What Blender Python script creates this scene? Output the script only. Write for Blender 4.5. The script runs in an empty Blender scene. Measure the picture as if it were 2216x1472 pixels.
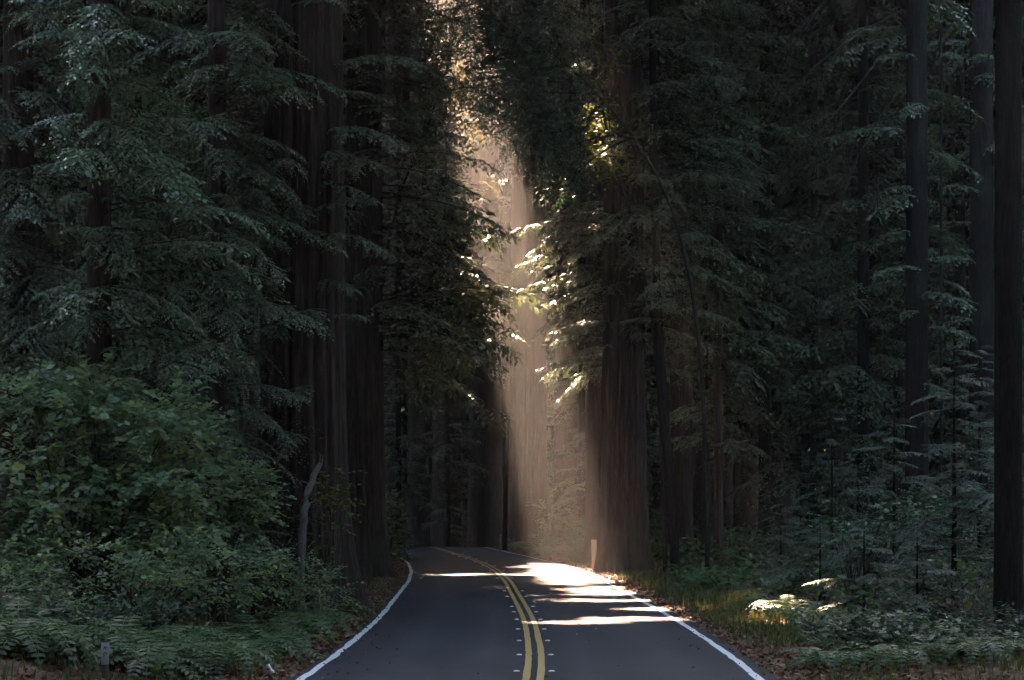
import bpy, math, random
import numpy as np
from mathutils import Vector

# ------------------------------------------------------------------ camera, sky, sun, exposure
F, HC = 5000.0, 2.3                      # focal length in photo pixels, eye height (m)
scene = bpy.context.scene
C = scene.collection
cam = bpy.data.cameras.new("camera")
cam_o = bpy.data.objects.new("camera", cam); C.objects.link(cam_o)
cam.sensor_width = 36.0
cam.lens = F / 2216.0 * 36.0
cam.shift_y = 364.0 / 2216.0
cam.clip_end = 2000.0
cam_o.location = (0, 0, HC)
cam_o.rotation_euler = (math.radians(90), 0, 0)
scene.camera = cam_o

SUN_EL, SUN_AZ = math.radians(32), math.radians(6.5)      # azimuth: left of straight ahead
S = Vector((-math.sin(SUN_AZ) * math.cos(SUN_EL), math.cos(SUN_AZ) * math.cos(SUN_EL), math.sin(SUN_EL)))
KX, KD = -S.x / S.z, S.y / S.z                            # shadow offset per metre of height

world = bpy.data.worlds.new("World"); scene.world = world; world.use_nodes = True
wn = world.node_tree
sky = wn.nodes.new("ShaderNodeTexSky"); sky.sky_type = 'NISHITA'; sky.sun_disc = False
sky.air_density = 1.0; sky.dust_density = 2.4; sky.ozone_density = 1.0
sky.sun_elevation = SUN_EL; sky.sun_rotation = -SUN_AZ
bg = wn.nodes["Background"]; bg.inputs[1].default_value = 0.06
wn.links.new(sky.outputs[0], bg.inputs[0])

sun = bpy.data.lights.new("sun", 'SUN'); sun.energy = 2.6; sun.angle = math.radians(0.5)
sun.color = (1.0, 0.69, 0.49)
sun_o = bpy.data.objects.new("sun", sun); C.objects.link(sun_o)
sun_o.rotation_euler = S.to_track_quat('Z', 'Y').to_euler(); sun_o.location = (-20, 90, 100)

vs = scene.view_settings
vs.view_transform = 'Standard'; vs.look = 'None'; vs.gamma = 1.0; vs.use_curve_mapping = False
vs.exposure = 5.55

cy = scene.cycles
cy.use_denoising = True
cy.denoiser = 'OPENIMAGEDENOISE'; cy.denoising_input_passes = 'RGB_ALBEDO_NORMAL'
cy.use_adaptive_sampling = True; cy.adaptive_threshold = .004; cy.adaptive_min_samples = 48
cy.max_bounces = 5; cy.diffuse_bounces = 2; cy.glossy_bounces = 2; cy.transmission_bounces = 3
cy.volume_bounces = 0; cy.transparent_max_bounces = 4
cy.caustics_reflective = False; cy.caustics_refractive = False
cy.sample_clamp_indirect = 3.0

rng = np.random.default_rng(11)
random.seed(5)
HAZE_DENSITY = 0.00034

# ------------------------------------------------------------------ helpers
def at(px, py, d):
    """photo pixel + distance -> place on the site (metres)"""
    return np.array([(px - 1108.0) * d / F, d, HC + (1100.0 - py) * d / F])

_cd = np.array([-40, 0, 25, 30.9, 36, 46, 53, 62.5, 72, 84, 96.6, 109.5, 122, 135, 160, 200, 260])
_cx = np.array([-1.6, -.5, .15, .29, .37, .36, .25, .06, -.12, -.54, -1.24, -2.28, -3.4, -4.6, -7.5, -13.5, -25])
_dd = np.linspace(-40, 260, 1201)
_xx = np.interp(_dd, _cd, _cx)
_k = np.exp(-np.linspace(-2, 2, 41) ** 2); _k /= _k.sum()
_xx = np.convolve(np.pad(_xx, 20, mode='edge'), _k, mode='valid')
def road_x(d): return np.interp(d, _dd, _xx)

def hillz(d):
    """the road tops a rise at about 135 m and falls away behind it"""
    t = np.clip(np.asarray(d, float) - 134.0, 0, None)
    return -np.where(t < 25, 0.0022 * t * t, 1.375 + 0.11 * (np.minimum(t, 70) - 25))

def vnoise(x, y, seed=0):
    x = np.asarray(x, float); y = np.asarray(y, float)
    xi = np.floor(x); yi = np.floor(y); fx = x - xi; fy = y - yi
    fx = fx * fx * (3 - 2 * fx); fy = fy * fy * (3 - 2 * fy)
    def h(a, b):
        v = np.sin(a * 127.1 + b * 311.7 + seed * 74.7) * 43758.5453
        return v - np.floor(v)
    return (h(xi, yi) * (1 - fx) + h(xi + 1, yi) * fx) * (1 - fy) + (h(xi, yi + 1) * (1 - fx) + h(xi + 1, yi + 1) * fx) * fy

def sstep(a, b, t):
    t = np.clip((t - a) / (b - a), 0, 1); return t * t * (3 - 2 * t)

ROADW = 3.32
def gz(x, d):
    x = np.asarray(x, float); d = np.asarray(d, float)
    off = x - road_x(d)
    s = np.abs(off) - ROADW
    n = vnoise(x * .45, d * .45, 1) * .6 + vnoise(x * 1.3, d * 1.3, 2) * .3 + vnoise(x * 3.1, d * 3.1, 3) * .12
    z = -.06 + sstep(-.1, .25, s) * (.05 + .05 * vnoise(x * 2, d * 2, 9)) + sstep(.3, 5, s) * .42 * n
    z = z + np.where(off < 0, sstep(1.0, 7, s) * .45, sstep(2.5, 9, s) * .12)
    return z + hillz(d)

def link(o, parent=None):
    C.objects.link(o)
    if parent is not None: o.parent = parent
    return o

def mesh_q(name, quads, mats, tone=None, mi=None, smooth=False):
    """quads (M,4,3) -> one mesh of unshared quads with a per-face 'tone'"""
    M = len(quads)
    me = bpy.data.meshes.new(name)
    me.vertices.add(M * 4); me.loops.add(M * 4); me.polygons.add(M)
    me.vertices.foreach_set("co", np.ascontiguousarray(quads, np.float32).ravel())
    me.loops.foreach_set("vertex_index", np.arange(M * 4, dtype=np.int32))
    me.polygons.foreach_set("loop_start", np.arange(0, M * 4, 4, dtype=np.int32))
    if mi is not None: me.polygons.foreach_set("material_index", np.asarray(mi, np.int32))
    if tone is not None:
        a = me.attributes.new("tone", 'FLOAT', 'FACE'); a.data.foreach_set("value", np.asarray(tone, np.float32))
    for m in mats: me.materials.append(m)
    me.update(calc_edges=True)
    return me

def mesh_v(name, V, Fc, mats, smooth=True):
    me = bpy.data.meshes.new(name)
    me.from_pydata([tuple(v) for v in V], [], [tuple(int(i) for i in f) for f in Fc])
    for m in mats: me.materials.append(m)
    if smooth: me.polygons.foreach_set("use_smooth", np.ones(len(me.polygons), bool))
    me.update()
    return me

def ob(name, me, parent=None, loc=None):
    o = bpy.data.objects.new(name, me)
    link(o, parent)
    if loc is not None: o.location = loc
    return o

def empty(name, loc):
    o = bpy.data.objects.new(name, None); C.objects.link(o); o.location = loc; o.empty_display_size = .3
    return o

def tag(o, label=None, cat=None, group=None, kind=None):
    if label: o['label'] = label
    if cat: o['category'] = cat
    if group: o['group'] = group
    if kind: o['kind'] = kind
    return o

def tube_quads(pts, rad, sides=5):
    pts = np.asarray(pts, float); rad = np.asarray(rad, float)
    n = len(pts)
    t = np.gradient(pts, axis=0); t /= np.linalg.norm(t, axis=1, keepdims=True) + 1e-9
    ref = np.where(np.abs(t[:, 2:3]) > .8, np.array([[1., 0, 0]]), np.array([[0, 0, 1.]]))
    u = np.cross(t, ref); u /= np.linalg.norm(u, axis=1, keepdims=True) + 1e-9
    v = np.cross(t, u)
    a = np.linspace(0, 2 * np.pi, sides, endpoint=False)
    ring = pts[:, None] + rad[:, None, None] * (np.cos(a)[None, :, None] * u[:, None] + np.sin(a)[None, :, None] * v[:, None])
    i = np.arange(n - 1)[:, None]; j = np.arange(sides)[None]
    j2 = (j + 1) % sides
    q = np.stack([ring[i, j], ring[i, j2], ring[i + 1, j2], ring[i + 1, j]], axis=2)
    return q.reshape(-1, 4, 3)

def bez(p0, p1, p2, n=8):
    t = np.linspace(0, 1, n)[:, None]
    return (1 - t) ** 2 * np.asarray(p0, float) + 2 * t * (1 - t) * np.asarray(p1, float) + t * t * np.asarray(p2, float)

# ------------------------------------------------------------------ materials
def nodes(name):
    m = bpy.data.materials.new(name); m.use_nodes = True
    nt = m.node_tree
    return m, nt, nt.nodes["Principled BSDF"]

def ramp(nt, stops):
    r = nt.nodes.new("ShaderNodeValToRGB"); e = r.color_ramp.elements
    while len(e) < len(stops): e.new(.5)
    for k, (p, c) in enumerate(stops):
        e[k].position = p; e[k].color = (*c, 1)
    return r

def coords(nt, scale, kind="Object"):
    tc = nt.nodes.new("ShaderNodeTexCoord"); mp = nt.nodes.new("ShaderNodeMapping")
    mp.inputs["Scale"].default_value = scale
    nt.links.new(tc.outputs[kind], mp.inputs[0]); return mp

def geo_coords(nt, scale):
    tc = nt.nodes.new("ShaderNodeNewGeometry"); mp = nt.nodes.new("ShaderNodeMapping")
    mp.inputs["Scale"].default_value = scale
    nt.links.new(tc.outputs["Position"], mp.inputs[0]); return mp

def noise(nt, vec, scale, detail=4, rough=.6):
    n = nt.nodes.new("ShaderNodeTexNoise"); n.inputs["Scale"].default_value = scale
    n.inputs["Detail"].default_value = detail; n.inputs["Roughness"].default_value = rough
    nt.links.new(vec.outputs[0], n.inputs["Vector"]); return n

def bump(nt, src, bsdf, strength, dist):
    b = nt.nodes.new("ShaderNodeBump"); b.inputs["Strength"].default_value = strength
    b.inputs["Distance"].default_value = dist
    nt.links.new(src, b.inputs["Height"]); nt.links.new(b.outputs[0], bsdf.inputs["Normal"]); return b

def leaf_mat(name, stops, transl=.35, rough=.5, spec=.35, noise_scale=.6):
    m, nt, p = nodes(name)
    at_ = nt.nodes.new("ShaderNodeAttribute"); at_.attribute_name = "tone"
    nz = noise(nt, geo_coords(nt, (1, 1, 1)), noise_scale, 2)
    mx = nt.nodes.new("ShaderNodeMath"); mx.operation = 'MULTIPLY_ADD'
    nt.links.new(nz.outputs[0], mx.inputs[0]); mx.inputs[1].default_value = .7
    nt.links.new(at_.outputs["Fac"], mx.inputs[2])
    sb = nt.nodes.new("ShaderNodeMath"); sb.operation = 'SUBTRACT'; sb.inputs[1].default_value = .35; sb.use_clamp = True
    nt.links.new(mx.outputs[0], sb.inputs[0])
    r = ramp(nt, stops); nt.links.new(sb.outputs[0], r.inputs[0])
    nt.links.new(r.outputs[0], p.inputs["Base Color"])
    p.inputs["Roughness"].default_value = rough; p.inputs["Specular IOR Level"].default_value = spec
    tr = nt.nodes.new("ShaderNodeBsdfTranslucent")
    hs = nt.nodes.new("ShaderNodeHueSaturation"); hs.inputs["Hue"].default_value = .47; hs.inputs["Saturation"].default_value = 1.25
    hs.inputs["Value"].default_value = 1.6
    nt.links.new(r.outputs[0], hs.inputs["Color"]); nt.links.new(hs.outputs[0], tr.inputs[0])
    ms = nt.nodes.new("ShaderNodeMixShader"); ms.inputs[0].default_value = transl
    nt.links.new(p.outputs[0], ms.inputs[1]); nt.links.new(tr.outputs[0], ms.inputs[2])
    nt.links.new(ms.outputs[0], nt.nodes["Material Output"].inputs[0])
    return m

M_CON = leaf_mat("conifer_needles", [(0, (.022, .034, .019)), (.5, (.070, .098, .054)), (1, (.175, .205, .115))], .2, .42, .45)
M_HEM = leaf_mat("hemlock_needles", [(0, (.022, .040, .021)), (.5, (.070, .112, .058)), (1, (.15, .205, .105))], .2, .42, .45)
M_SAP = leaf_mat("sapling_needles", [(0, (.016, .028, .018)), (.5, (.040, .066, .042)), (1, (.085, .125, .08))], .2, .5, .3)
M_BAY = leaf_mat("glossy_leaf", [(0, (.020, .036, .022)), (.6, (.04, .068, .038)), (1, (.06, .085, .045))], .25, .5, .22)
M_BRO = leaf_mat("broad_leaf", [(0, (.055, .09, .052)), (.5, (.135, .195, .108)), (.85, (.21, .275, .12)), (1, (.30, .31, .08))], .35, .5, .3)
M_MAP = leaf_mat("maple_leaf", [(0, (.04, .09, .05)), (.6, (.07, .15, .075)), (1, (.12, .19, .06))], .4, .5, .3)
M_YEL = leaf_mat("yellow_green_leaf", [(0, (.06, .085, .025)), (.6, (.10, .135, .035)), (1, (.17, .18, .05))], .5, .5, .3)
M_PAL = leaf_mat("pale_leaf", [(0, (.06, .065, .03)), (.6, (.11, .11, .05)), (1, (.17, .15, .07))], .4, .5, .3)
M_FERN = leaf_mat("fern_frond", [(0, (.03, .062, .025)), (.6, (.06, .105, .04)), (1, (.10, .11, .04))], .3, .5, .3)
M_GRS = leaf_mat("verge_grass", [(0, (.03, .055, .02)), (.6, (.06, .09, .03)), (1, (.15, .13, .06))], .35, .6, .2)
M_LIT = leaf_mat("fallen_leaf", [(0, (.05, .028, .018)), (.5, (.13, .07, .04)), (1, (.28, .18, .10))], .1, .7, .2)

def bark_mat(name, dark, mid, light, scale=(7, 7, .55), strength=.8):
    m, nt, p = nodes(name)
    mp = coords(nt, scale)
    n1 = noise(nt, mp, 2.0, 6, .65)
    mp2 = coords(nt, (scale[0] * 3, scale[1] * 3, scale[2] * 2)); n2 = noise(nt, mp2, 3.0, 4, .7)
    mp3 = coords(nt, (.5, .5, .25)); n3 = noise(nt, mp3, 1.0, 3, .5)
    mx = nt.nodes.new("ShaderNodeMath"); mx.operation = 'MULTIPLY_ADD'; mx.inputs[1].default_value = .45
    nt.links.new(n2.outputs[0], mx.inputs[0]); nt.links.new(n1.outputs[0], mx.inputs[2])
    sb = nt.nodes.new("ShaderNodeMath"); sb.operation = 'SUBTRACT'; sb.inputs[1].default_value = .22
    nt.links.new(mx.outputs[0], sb.inputs[0])
    r = ramp(nt, [(.25, dark), (.5, mid), (.75, light)]); nt.links.new(sb.outputs[0], r.inputs[0])
    mc = nt.nodes.new("ShaderNodeMix"); mc.data_type = 'RGBA'; mc.inputs[7].default_value = (.055, .062, .04, 1)
    r3 = ramp(nt, [(.5, (0, 0, 0)), (.72, (.55, .55, .55))]); nt.links.new(n3.outputs[0], r3.inputs[0])
    nt.links.new(r3.outputs[0], mc.inputs[0]); nt.links.new(r.outputs[0], mc.inputs[6])
    nt.links.new(mc.outputs[2], p.inputs["Base Color"])
    p.inputs["Roughness"].default_value = .9; p.inputs["Specular IOR Level"].default_value = .15
    bump(nt, sb.outputs[0], p, strength, .06)
    return m

M_BARK = bark_mat("redwood_bark", (.012, .008, .007), (.046, .031, .026), (.105, .074, .062))
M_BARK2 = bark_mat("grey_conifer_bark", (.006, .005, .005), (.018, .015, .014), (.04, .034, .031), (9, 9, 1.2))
M_TWIG = bark_mat("twig_bark", (.03, .02, .015), (.06, .045, .035), (.11, .09, .07), (20, 20, 6), .4)
M_POST = bark_mat("pale_wood_as_sunlit", (.34, .27, .20), (.50, .41, .31), (.62, .53, .42), (26, 26, 1.0), .4)  # pale wood, lightened to stand in for direct sun on the post
M_LIMB = bark_mat("dead_limb_bark", (.008, .007, .006), (.018, .015, .013), (.03, .026, .023), (20, 20, 6), .4)
M_DEAD = bark_mat("weathered_wood", (.06, .05, .045), (.13, .11, .10), (.24, .21, .19), (26, 26, 1.0), .6)

def asphalt_mat():
    m, nt, p = nodes("asphalt")
    g = geo_coords(nt, (1, 1, 1))
    fine = noise(nt, g, 55, 3, .7)
    big = noise(nt, geo_coords(nt, (.7, .16, 1)), .8, 5, .6)
    mid = noise(nt, geo_coords(nt, (1, .5, 1)), 3.2, 4, .6)
    r = ramp(nt, [(.22, (.014, .015, .018)), (.5, (.029, .030, .034)), (.78, (.050, .050, .055))])
    a = nt.nodes.new("ShaderNodeMath"); a.operation = 'MULTIPLY_ADD'; a.inputs[1].default_value = .45
    nt.links.new(fine.outputs[0], a.inputs[0])
    b = nt.nodes.new("ShaderNodeMath"); b.operation = 'MULTIPLY_ADD'; b.inputs[1].default_value = .55
    nt.links.new(big.outputs[0], b.inputs[0])
    c = nt.nodes.new("ShaderNodeMath"); c.operation = 'MULTIPLY'; c.inputs[1].default_value = .2
    nt.links.new(mid.outputs[0], c.inputs[0]); nt.links.new(c.outputs[0], b.inputs[2])
    s = nt.nodes.new("ShaderNodeMath"); s.operation = 'SUBTRACT'; s.inputs[1].default_value = .1
    nt.links.new(b.outputs[0], a.inputs[2]); nt.links.new(a.outputs[0], s.inputs[0])
    la = nt.nodes.new("ShaderNodeAttribute"); la.attribute_name = "lat"
    tr = ramp(nt, [(0, (.35, .35, .35)), (.12, (.42, .42, .42)), (.19, (.62, .62, .62)), (.31, (.46, .46, .46)), (.39, (.64, .64, .64)), (.5, (.38, .38, .38)), (.61, (.64, .64, .64)), (.69, (.46, .46, .46)), (.81, (.62, .62, .62)), (.88, (.42, .42, .42)), (1, (.35, .35, .35))])
    nt.links.new(la.outputs["Fac"], tr.inputs[0])
    s2 = nt.nodes.new("ShaderNodeMath"); s2.operation = 'MULTIPLY_ADD'; s2.inputs[1].default_value = .9
    nt.links.new(tr.outputs[0], s2.inputs[0]); nt.links.new(s.outputs[0], s2.inputs[2])
    s3 = nt.nodes.new("ShaderNodeMath"); s3.operation = 'SUBTRACT'; s3.inputs[1].default_value = .46
    nt.links.new(s2.outputs[0], s3.inputs[0])
    nt.links.new(s3.outputs[0], r.inputs[0]); nt.links.new(r.outputs[0], p.inputs["Base Color"])
    p.inputs["Roughness"].default_value = .8; p.inputs["Specular IOR Level"].default_value = .22
    bump(nt, fine.outputs[0], p, .5, .008)
    return m
M_ASP = asphalt_mat()

def paint_mat(name, col, dirty):
    m, nt, p = nodes(name)
    n1 = noise(nt, geo_coords(nt, (1, .5, 1)), 9, 5, .7); n2 = noise(nt, geo_coords(nt, (1, 1, 1)), 60, 2, .6)
    mx = nt.nodes.new("ShaderNodeMath"); mx.operation = 'MULTIPLY_ADD'; mx.inputs[1].default_value = .5
    nt.links.new(n2.outputs[0], mx.inputs[0]); nt.links.new(n1.outputs[0], mx.inputs[2])
    r = ramp(nt, [(.46, dirty), (.66, col)]); nt.links.new(mx.outputs[0], r.inputs[0])
    nt.links.new(r.outputs[0], p.inputs["Base Color"]); p.inputs["Roughness"].default_value = .65
    p.inputs["Specular IOR Level"].default_value = .3
    bump(nt, n2.outputs[0], p, .3, .004)
    return m
M_WHT = paint_mat("white_road_paint", (.62, .62, .62), (.42, .42, .42))
M_YLW = paint_mat("yellow_road_paint", (.40, .27, .09), (.20, .145, .06))
M_BTN = paint_mat("marker_ceramic", (.80, .80, .80), (.55, .55, .54))
M_SGN = paint_mat("painted_sign_metal", (.42, .46, .52), (.30, .33, .38))
M_BLK = paint_mat("black_sign_ink", (.03, .03, .03), (.06, .06, .06))

def ground_mat():
    m, nt, p = nodes("forest_floor")
    g = geo_coords(nt, (1, 1, 1))
    n1 = noise(nt, g, .9, 6, .65); n2 = noise(nt, g, 14, 4, .7)
    mx = nt.nodes.new("ShaderNodeMath"); mx.operation = 'MULTIPLY_ADD'; mx.inputs[1].default_value = .6
    nt.links.new(n2.outputs[0], mx.inputs[0]); nt.links.new(n1.outputs[0], mx.inputs[2])
    r = ramp(nt, [(.5, (.028, .018, .012)), (.75, (.085, .052, .033)), (1, (.16, .105, .066))])
    nt.links.new(mx.outputs[0], r.inputs[0]); nt.links.new(r.outputs[0], p.inputs["Base Color"])
    p.inputs["Roughness"].default_value = .95; p.inputs["Specular IOR Level"].default_value = .1
    bump(nt, n2.outputs[0], p, .8, .05)
    return m
M_GND = ground_mat()

# ------------------------------------------------------------------ the setting: ground, road, markings
def build_ground():
    xs = np.unique(np.concatenate([np.linspace(-300, -40, 14), np.linspace(-40, -12, 29), np.linspace(-12, 10, 111), np.linspace(10, 40, 31), np.linspace(40, 300, 14)]))
    ys = np.unique(np.concatenate([np.linspace(-60, 20, 17), np.linspace(20, 150, 261), np.linspace(150, 300, 61)]))
    X, Y = np.meshgrid(xs, ys)
    Z = gz(X, Y)
    V = np.stack([X, Y, Z], -1).reshape(-1, 3)
    nx, ny = len(xs), len(ys)
    i, j = np.meshgrid(np.arange(ny - 1), np.arange(nx - 1), indexing='ij')
    a = (i * nx + j).ravel()
    Fc = np.stack([a, a + 1, a + nx + 1, a + nx], -1)
    o = ob("ground", mesh_v("ground", V, Fc, [M_GND])); tag(o, kind="structure")
build_ground()

def strip(name, o0, o1, z, d0, d1, mat, parent=None, wob=0.0, seed=0, step=.5, cross=1):
    ds = np.arange(d0, d1 + 1e-6, step)
    cx = road_x(ds)
    w0 = o0 + wob * (vnoise(ds * 1.7, ds * 0, seed) - .5); w1 = o1 + wob * (vnoise(ds * 1.7, ds * 0, seed + 5) - .5)
    V = []
    for k in range(cross + 1):
        t = k / cross
        o = w0 * (1 - t) + w1 * t
        V.append(np.stack([cx + o, ds, z + hillz(ds) - .0035 * np.abs(o)], -1))
    V = np.stack(V, 1).reshape(-1, 3); n = len(ds); c = cross + 1
    i, j = np.meshgrid(np.arange(n - 1), np.arange(cross), indexing='ij'); a = (i * c + j).ravel()
    Fc = np.stack([a, a + 1, a + c + 1, a + c], -1)
    o = ob(name, mesh_v(name, V, Fc, [mat]), parent)
    return o
road = tag(strip("road", -ROADW, ROADW, .02, -40, 230, M_ASP, wob=.12, seed=3, cross=16), kind="structure")
_n = len(road.data.vertices) // 17
road.data.attributes.new("lat", 'FLOAT', 'POINT').data.foreach_set("value", np.tile(np.linspace(0, 1, 17), _n).astype(np.float32))
strip("edge_line", -3.16, -3.05, .0255, 4, 170, M_WHT, road, .035, 21, .25)
strip("edge_line", 2.97, 3.08, .0255, 4, 170, M_WHT, road, .03, 31, .25)
strip("centre_line", -.147, -.047, .0255, 4, 170, M_YLW, road, .012, 41, .25)
strip("centre_line", .047, .147, .0255, 4, 170, M_YLW, road, .012, 51, .25)

# ------------------------------------------------------------------ trunks
def trunk_mesh(name, r, h, lean=(0, 0), flare=.5, lobes=5, flute=.09, sides=72, rings=70, taper=.35, mat=None, seed=0, bend=None, z0=-.5, ridges=26):
    g = np.random.default_rng(seed + 100)
    u = np.linspace(0, 1, rings); z = z0 + (h - z0) * (u ** 1.7)
    th = np.linspace(0, 2 * np.pi, sides, endpoint=False)
    zz, tt = np.meshgrid(z, th, indexing='ij')
    zp = np.clip(zz, 0, None)
    rad = r * (1 - taper * zp / h)
    ph = g.uniform(0, 6.28, 8)
    lob = np.cos(lobes * tt + ph[0] + .25 * np.sin(zp * .6 + ph[1])) + .6 * np.cos((lobes - 2) * tt + ph[2]) + .4 * np.cos((lobes + 3) * tt + ph[3])
    rad = rad * (1 + flare * (.55 + .28 * lob) * np.exp(-zp / (1.1 * max(r, .3) + .3)) + flare * .22 * np.exp(-zp / (5 * r + .5)))
    # deep vertical furrows that wander and fork
    fur = np.zeros_like(rad)
    for k, amp in ((ridges, .55), (int(ridges * 1.7), .3), (int(ridges * .45), .5)):
        w = .5 * vnoise(zz * .5 + k, tt * 0 + k, seed + k) * 3.2 + .25 * np.sin(zz * 1.1 + ph[4] + 2 * np.sin(tt * 2 + ph[6]))
        fur += amp * (np.abs(np.sin((k * tt + ph[5] * k + w * 1.4) / 2 + np.round(0.))) ** .6 - .6)
    rad = rad * (1 + flute * fur)
    cx = lean[0] * zp; cyy = lean[1] * zp
    if bend is not None:
        bz, bx = bend; cx = cx + np.interp(zp, bz, bx)
    x = cx + rad * np.cos(tt); y = cyy + rad * np.sin(tt)
    V = np.stack([x, y, zz], -1).reshape(-1, 3)
    i, j = np.meshgrid(np.arange(rings - 1), np.arange(sides), indexing='ij'); j2 = (j + 1) % sides
    Fc = np.stack([i * sides + j, i * sides + j2, (i + 1) * sides + j2, (i + 1) * sides + j], -1).reshape(-1, 4)
    return mesh_v(name, V, Fc, [mat or M_BARK])

# ------------------------------------------------------------------ conifer boughs
def bough_tpl(seed, L=3.0, droop=.42, nsec=20, bl=.17, bw=.032, sp=.075, width=.42, up=.14, hang=.25):
    g = np.random.default_rng(seed)
    Q = []; T = []
    ax = lambda t: np.array([L * t, L * .05 * math.sin(3 * t + seed), L * (up * t - droop * t * t)])
    stem = [ax(t) for t in np.linspace(0, 1, 7)]
    st = tube_quads(stem, np.linspace(.028, .006, 7) * L / 3, 3)
    tw = [st]
    for i in range(nsec):
        t = .10 + .9 * (i + g.uniform(-.3, .3)) / nsec
        t = min(max(t, .08), .99)
        for side in (-1, 1):
            if g.random() < .12: continue
            p0 = ax(t)
            ln = L * width * (1.05 - .72 * t) * g.uniform(.55, 1.1) * min(1, .4 + t * 2.2)
            a = side * g.uniform(.7, 1.15)
            sl = up - 2 * droop * t
            d = np.array([math.cos(a), math.sin(a), sl * .8 + g.uniform(-.22, .12)]); d /= np.linalg.norm(d)
            nn = max(3, int(ln / sp))
            hg = hang * g.uniform(.4, 1.5)
            for k in range(nn + 1):
                s = k / nn
                p = p0 + d * ln * s + np.array([0, 0, -hg * ln * s * s])
                dd = d + np.array([0, 0, -2 * hg * s]); dd /= np.linalg.norm(dd)
                lat = np.cross(dd, [0, 0, 1.]); lat /= np.linalg.norm(lat) + 1e-6
                for sd in ((-1, 1) if k < nn else (0,)):
                    b = dd * g.uniform(.55, .95) + lat * sd * g.uniform(.55, .9) + np.array([0, 0, g.uniform(-.55, .12)])
                    b /= np.linalg.norm(b)
                    le = bl * g.uniform(.6, 1.25) * (1 - .35 * s)
                    wv = np.cross(b, np.array([g.uniform(-.5, .5), g.uniform(-.5, .5), 1.])); wv *= bw * g.uniform(.7, 1.2) / (np.linalg.norm(wv) + 1e-6)
                    m = p + b * le * .45
                    Q.append([p, m + wv, p + b * le, m - wv]); T.append(g.uniform(.25, .75) + .12 * (k / nn))
    q = np.array(Q); t = np.array(T)
    twq = np.concatenate(tw)
    return q, t, twq

TPL_N = [bough_tpl(k, droop=.30 + .06 * (k % 4), hang=.2 + .1 * (k % 3)) for k in range(7)]                                  # near, feathery redwood
TPL_K = [bough_tpl(80 + k, nsec=15, bl=.21, bw=.036, sp=.095, droop=.26 + .07 * (k % 3), hang=.28) for k in range(6)]      # bend in the road
TPL_M = [bough_tpl(20 + k, nsec=13, bl=.30, bw=.055, sp=.15, droop=.28 + .07 * (k % 3), hang=.3) for k in range(5)]       # middle distance
TPL_F = [bough_tpl(40 + k, nsec=8, bl=.50, bw=.10, sp=.30, droop=.25 + .08 * (k % 3), hang=.35) for k in range(4)]        # far
TPL_H = [bough_tpl(60 + k, nsec=18, bl=.14, bw=.028, sp=.06, droop=.18 + .05 * (k % 3), width=.5, hang=.12, up=.10) for k in range(4)]   # flat hemlock sprays

def rotm(az, pitch, roll):
    ca, sa = math.cos(az), math.sin(az); cp, sp_ = math.cos(pitch), math.sin(pitch); cr, sr = math.cos(roll), math.sin(roll)
    Rz = np.array([[ca, -sa, 0], [sa, ca, 0], [0, 0, 1]])
    Ry = np.array([[cp, 0, -sp_], [0, 1, 0], [sp_, 0, cp]])
    Rx = np.array([[1, 0, 0], [0, cr, -sr], [0, sr, cr]])
    return Rz @ Ry @ Rx

def crown_mesh(name, boughs, tpl, mat, g):
    """boughs: (x, y, z, azimuth, length, pitch)"""
    Qs, Ts, Ms = [], [], []
    for (x, y, z, az, ln, pitch) in boughs:
        q, t, tw = tpl[g.integers(len(tpl))]
        s = ln / 3.0
        A = rotm(az, pitch, g.uniform(-.35, .35)) * s
        o = np.array([x, y, z])
        sc = np.array([1, 1, 1.])
        Qs.append(q @ A.T + o); Ts.append(np.clip(t + g.uniform(-.15, .15), 0, 1)); Ms.append(np.zeros(len(q)))
        Qs.append(tw @ A.T + o); Ts.append(np.full(len(tw), .4)); Ms.append(np.ones(len(tw)))
    return mesh_q(name, np.concatenate(Qs), [mat, M_TWIG], np.concatenate(Ts), np.concatenate(Ms))

def boughs_for(g, n, z0, z1, az_mean, az_spread, lens, r=.2, pitch=(-.25, .2), lean=(0, 0)):
    """lens: list of (z, length) profile"""
    lz = np.array([a for a, b in lens]); ll = np.array([b for a, b in lens])
    out = []
    for k in range(n):
        z = z0 + (z1 - z0) * (k + g.random()) / n
        az = math.radians(az_mean + az_spread * g.uniform(-1, 1))
        ln = float(np.interp(z, lz, ll)) * g.uniform(.6, 1.12)
        out.append((lean[0] * z + r * .7 * math.cos(az), lean[1] * z + r * .7 * math.sin(az), z, az, ln, g.uniform(*pitch)))
    return out

def conifer(name, label, cat, px, d, r, boughs, tpl, mat, h=46, seed=0, lean=(0, 0), flare=.5, sides=72, rings=70, bark=None, group=None, bend=None, ridges=26, flute=.09, lobes=5, extra=None, taper=.35):
    g = np.random.default_rng(seed)
    x = (px - 1108.) * d / F
    e = empty(name, (x, d, float(gz(x, d))))
    tag(e, label, cat, group)
    ob("trunk", trunk_mesh("trunk", r, h, lean, flare, lobes, flute, sides, rings, taper, bark or M_BARK, seed, bend, ridges=ridges), e)
    if boughs:
        bl = []
        for b in boughs: bl += boughs_for(g, *b, r=r, lean=lean)
        c = ob("crown", crown_mesh("crown", bl, tpl, mat, g), e)
    return e

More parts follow.
